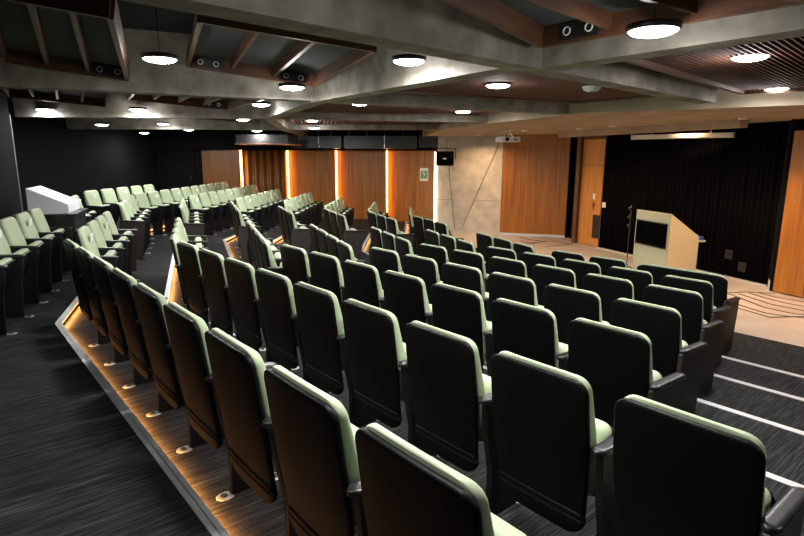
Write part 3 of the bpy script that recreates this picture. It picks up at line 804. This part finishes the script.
bm = B(); quad_box(bm,(.05,-.02,zt-.61),(Wl-.06,-.002,zt-.20)); sc_ = obj('monitor', bm, M['screen'], e); sc_['label'] = 'black screen set in the front'
bm = B(); quad_box(bm,(.03,-.024,zt-.63),(Wl-.04,-.019,zt-.61)); quad_box(bm,(.03,-.024,zt-.20),(Wl-.04,-.019,zt-.18)); obj('bezel', bm, M['fixture'], sc_)
bm = B(); quad_box(bm,(.05,Dp,.70),(Wl-.02,Dp+.16,.73)); obj('shelf', bm, M['cream'], e)
bm = B(); quad_box(bm,(Wl-.16,Dp+.03,.732),(Wl-.03,Dp+.12,.79)); mt = e.matrix_basis.copy()
o_ = obj('blue_box', bm, M['blue'], loc=tuple(e.location), rotz=angl); tag(o_, 'small blue box on the shelf behind the lectern', 'box')
# microphone stand left of the lectern
q = atz(631,271,.0); q = Vector((4.16,9.92,0))
q = Vector((fl.x-.10,fl.y+.02,0))
e = empty('microphone_stand', tuple(q), 'thin black microphone stand with clips at the left side of the lectern', 'microphone stand')
bm = B(); tube(bm,(0,0,.05),(0,0,1.28),.009); obj('pole', bm, M['fixture'], e)
for k in range(3):
    a_ = k*2*PI/3+.4; bm = B(); tube(bm,(0,0,.14),(.24*math.cos(a_),.24*math.sin(a_),.01),.009); obj('leg', bm, M['fixture'], e)
for z in (1.22,1.06,.90):
    bm = B(); lathe(bm,[(.01,-.03),(.028,-.02),(.028,.02),(.01,.03)],10,Matrix.Translation((-.02,0,z))); obj('clip', bm, M['fixture'], e)

# ------------------------------------------------------------------ control desk at the left wall
kc = P('B', 9.15, -2.0)
e = empty('control_desk', (kc.x,kc.y,FZ(0)), 'white sloped control console on a black desk at the left wall', 'control desk', rotz=ANG['B']+PI)
# local x = towards the camera along the row, local y = towards the stage
bm = B(); quad_box(bm,(-.45,-.26,0),(.45,.42,.74)); quad_box(bm,(-.49,-.30,.74),(.49,.46,.775)); obj('desk', bm, M['fixture'], e)
bm = B()
prof = [(-.12,.775),(.36,.775),(.36,.90),(-.12,1.13)]
va = [bm.verts.new((-.40,y,z)) for y,z in prof]; vb = [bm.verts.new((.40,y,z)) for y,z in prof]
bm.faces.new(va); bm.faces.new(vb[::-1])
for i in range(4): bm.faces.new((va[i],vb[i],vb[(i+1)%4],va[(i+1)%4]))
bmesh.ops.bevel(bm, geom=bm.edges[:], offset=.008, segments=2, affect='EDGES'); obj('console_hood', bm, plain('console_white',(.80,.82,.84),.45), e)

# ------------------------------------------------------------------ camera and view
cam = bpy.data.cameras.new('camera'); co = bpy.data.objects.new('camera', cam); COL.objects.link(co)
cam.sensor_width = 36; cam.lens = F_PX/804*36; cam.clip_start = .05
co.location = (0,0,EYE)
fw = Vector((0,cth,-sth)); rt = Vector((1,0,0)); up = Vector((0,sth,cth))
cr_, sr_ = math.cos(ROLL), math.sin(ROLL)
rt2 = rt*cr_ + up*sr_*1; up2 = up*cr_ - rt*sr_
co.matrix_world = Matrix.Translation((0,0,EYE)) @ Matrix((rt2,up2,-fw)).transposed().to_4x4()
SC.camera = co
w = bpy.data.worlds.new('world'); SC.world = w; w.use_nodes = True
w.node_tree.nodes['Background'].inputs[0].default_value = (.5,.55,.6,1); w.node_tree.nodes['Background'].inputs[1].default_value = .02
SC.view_settings.view_transform = 'Standard'; SC.view_settings.look = 'None'; SC.view_settings.gamma = 1
SC.view_settings.exposure = 0.6
SC.view_settings.use_curve_mapping = False
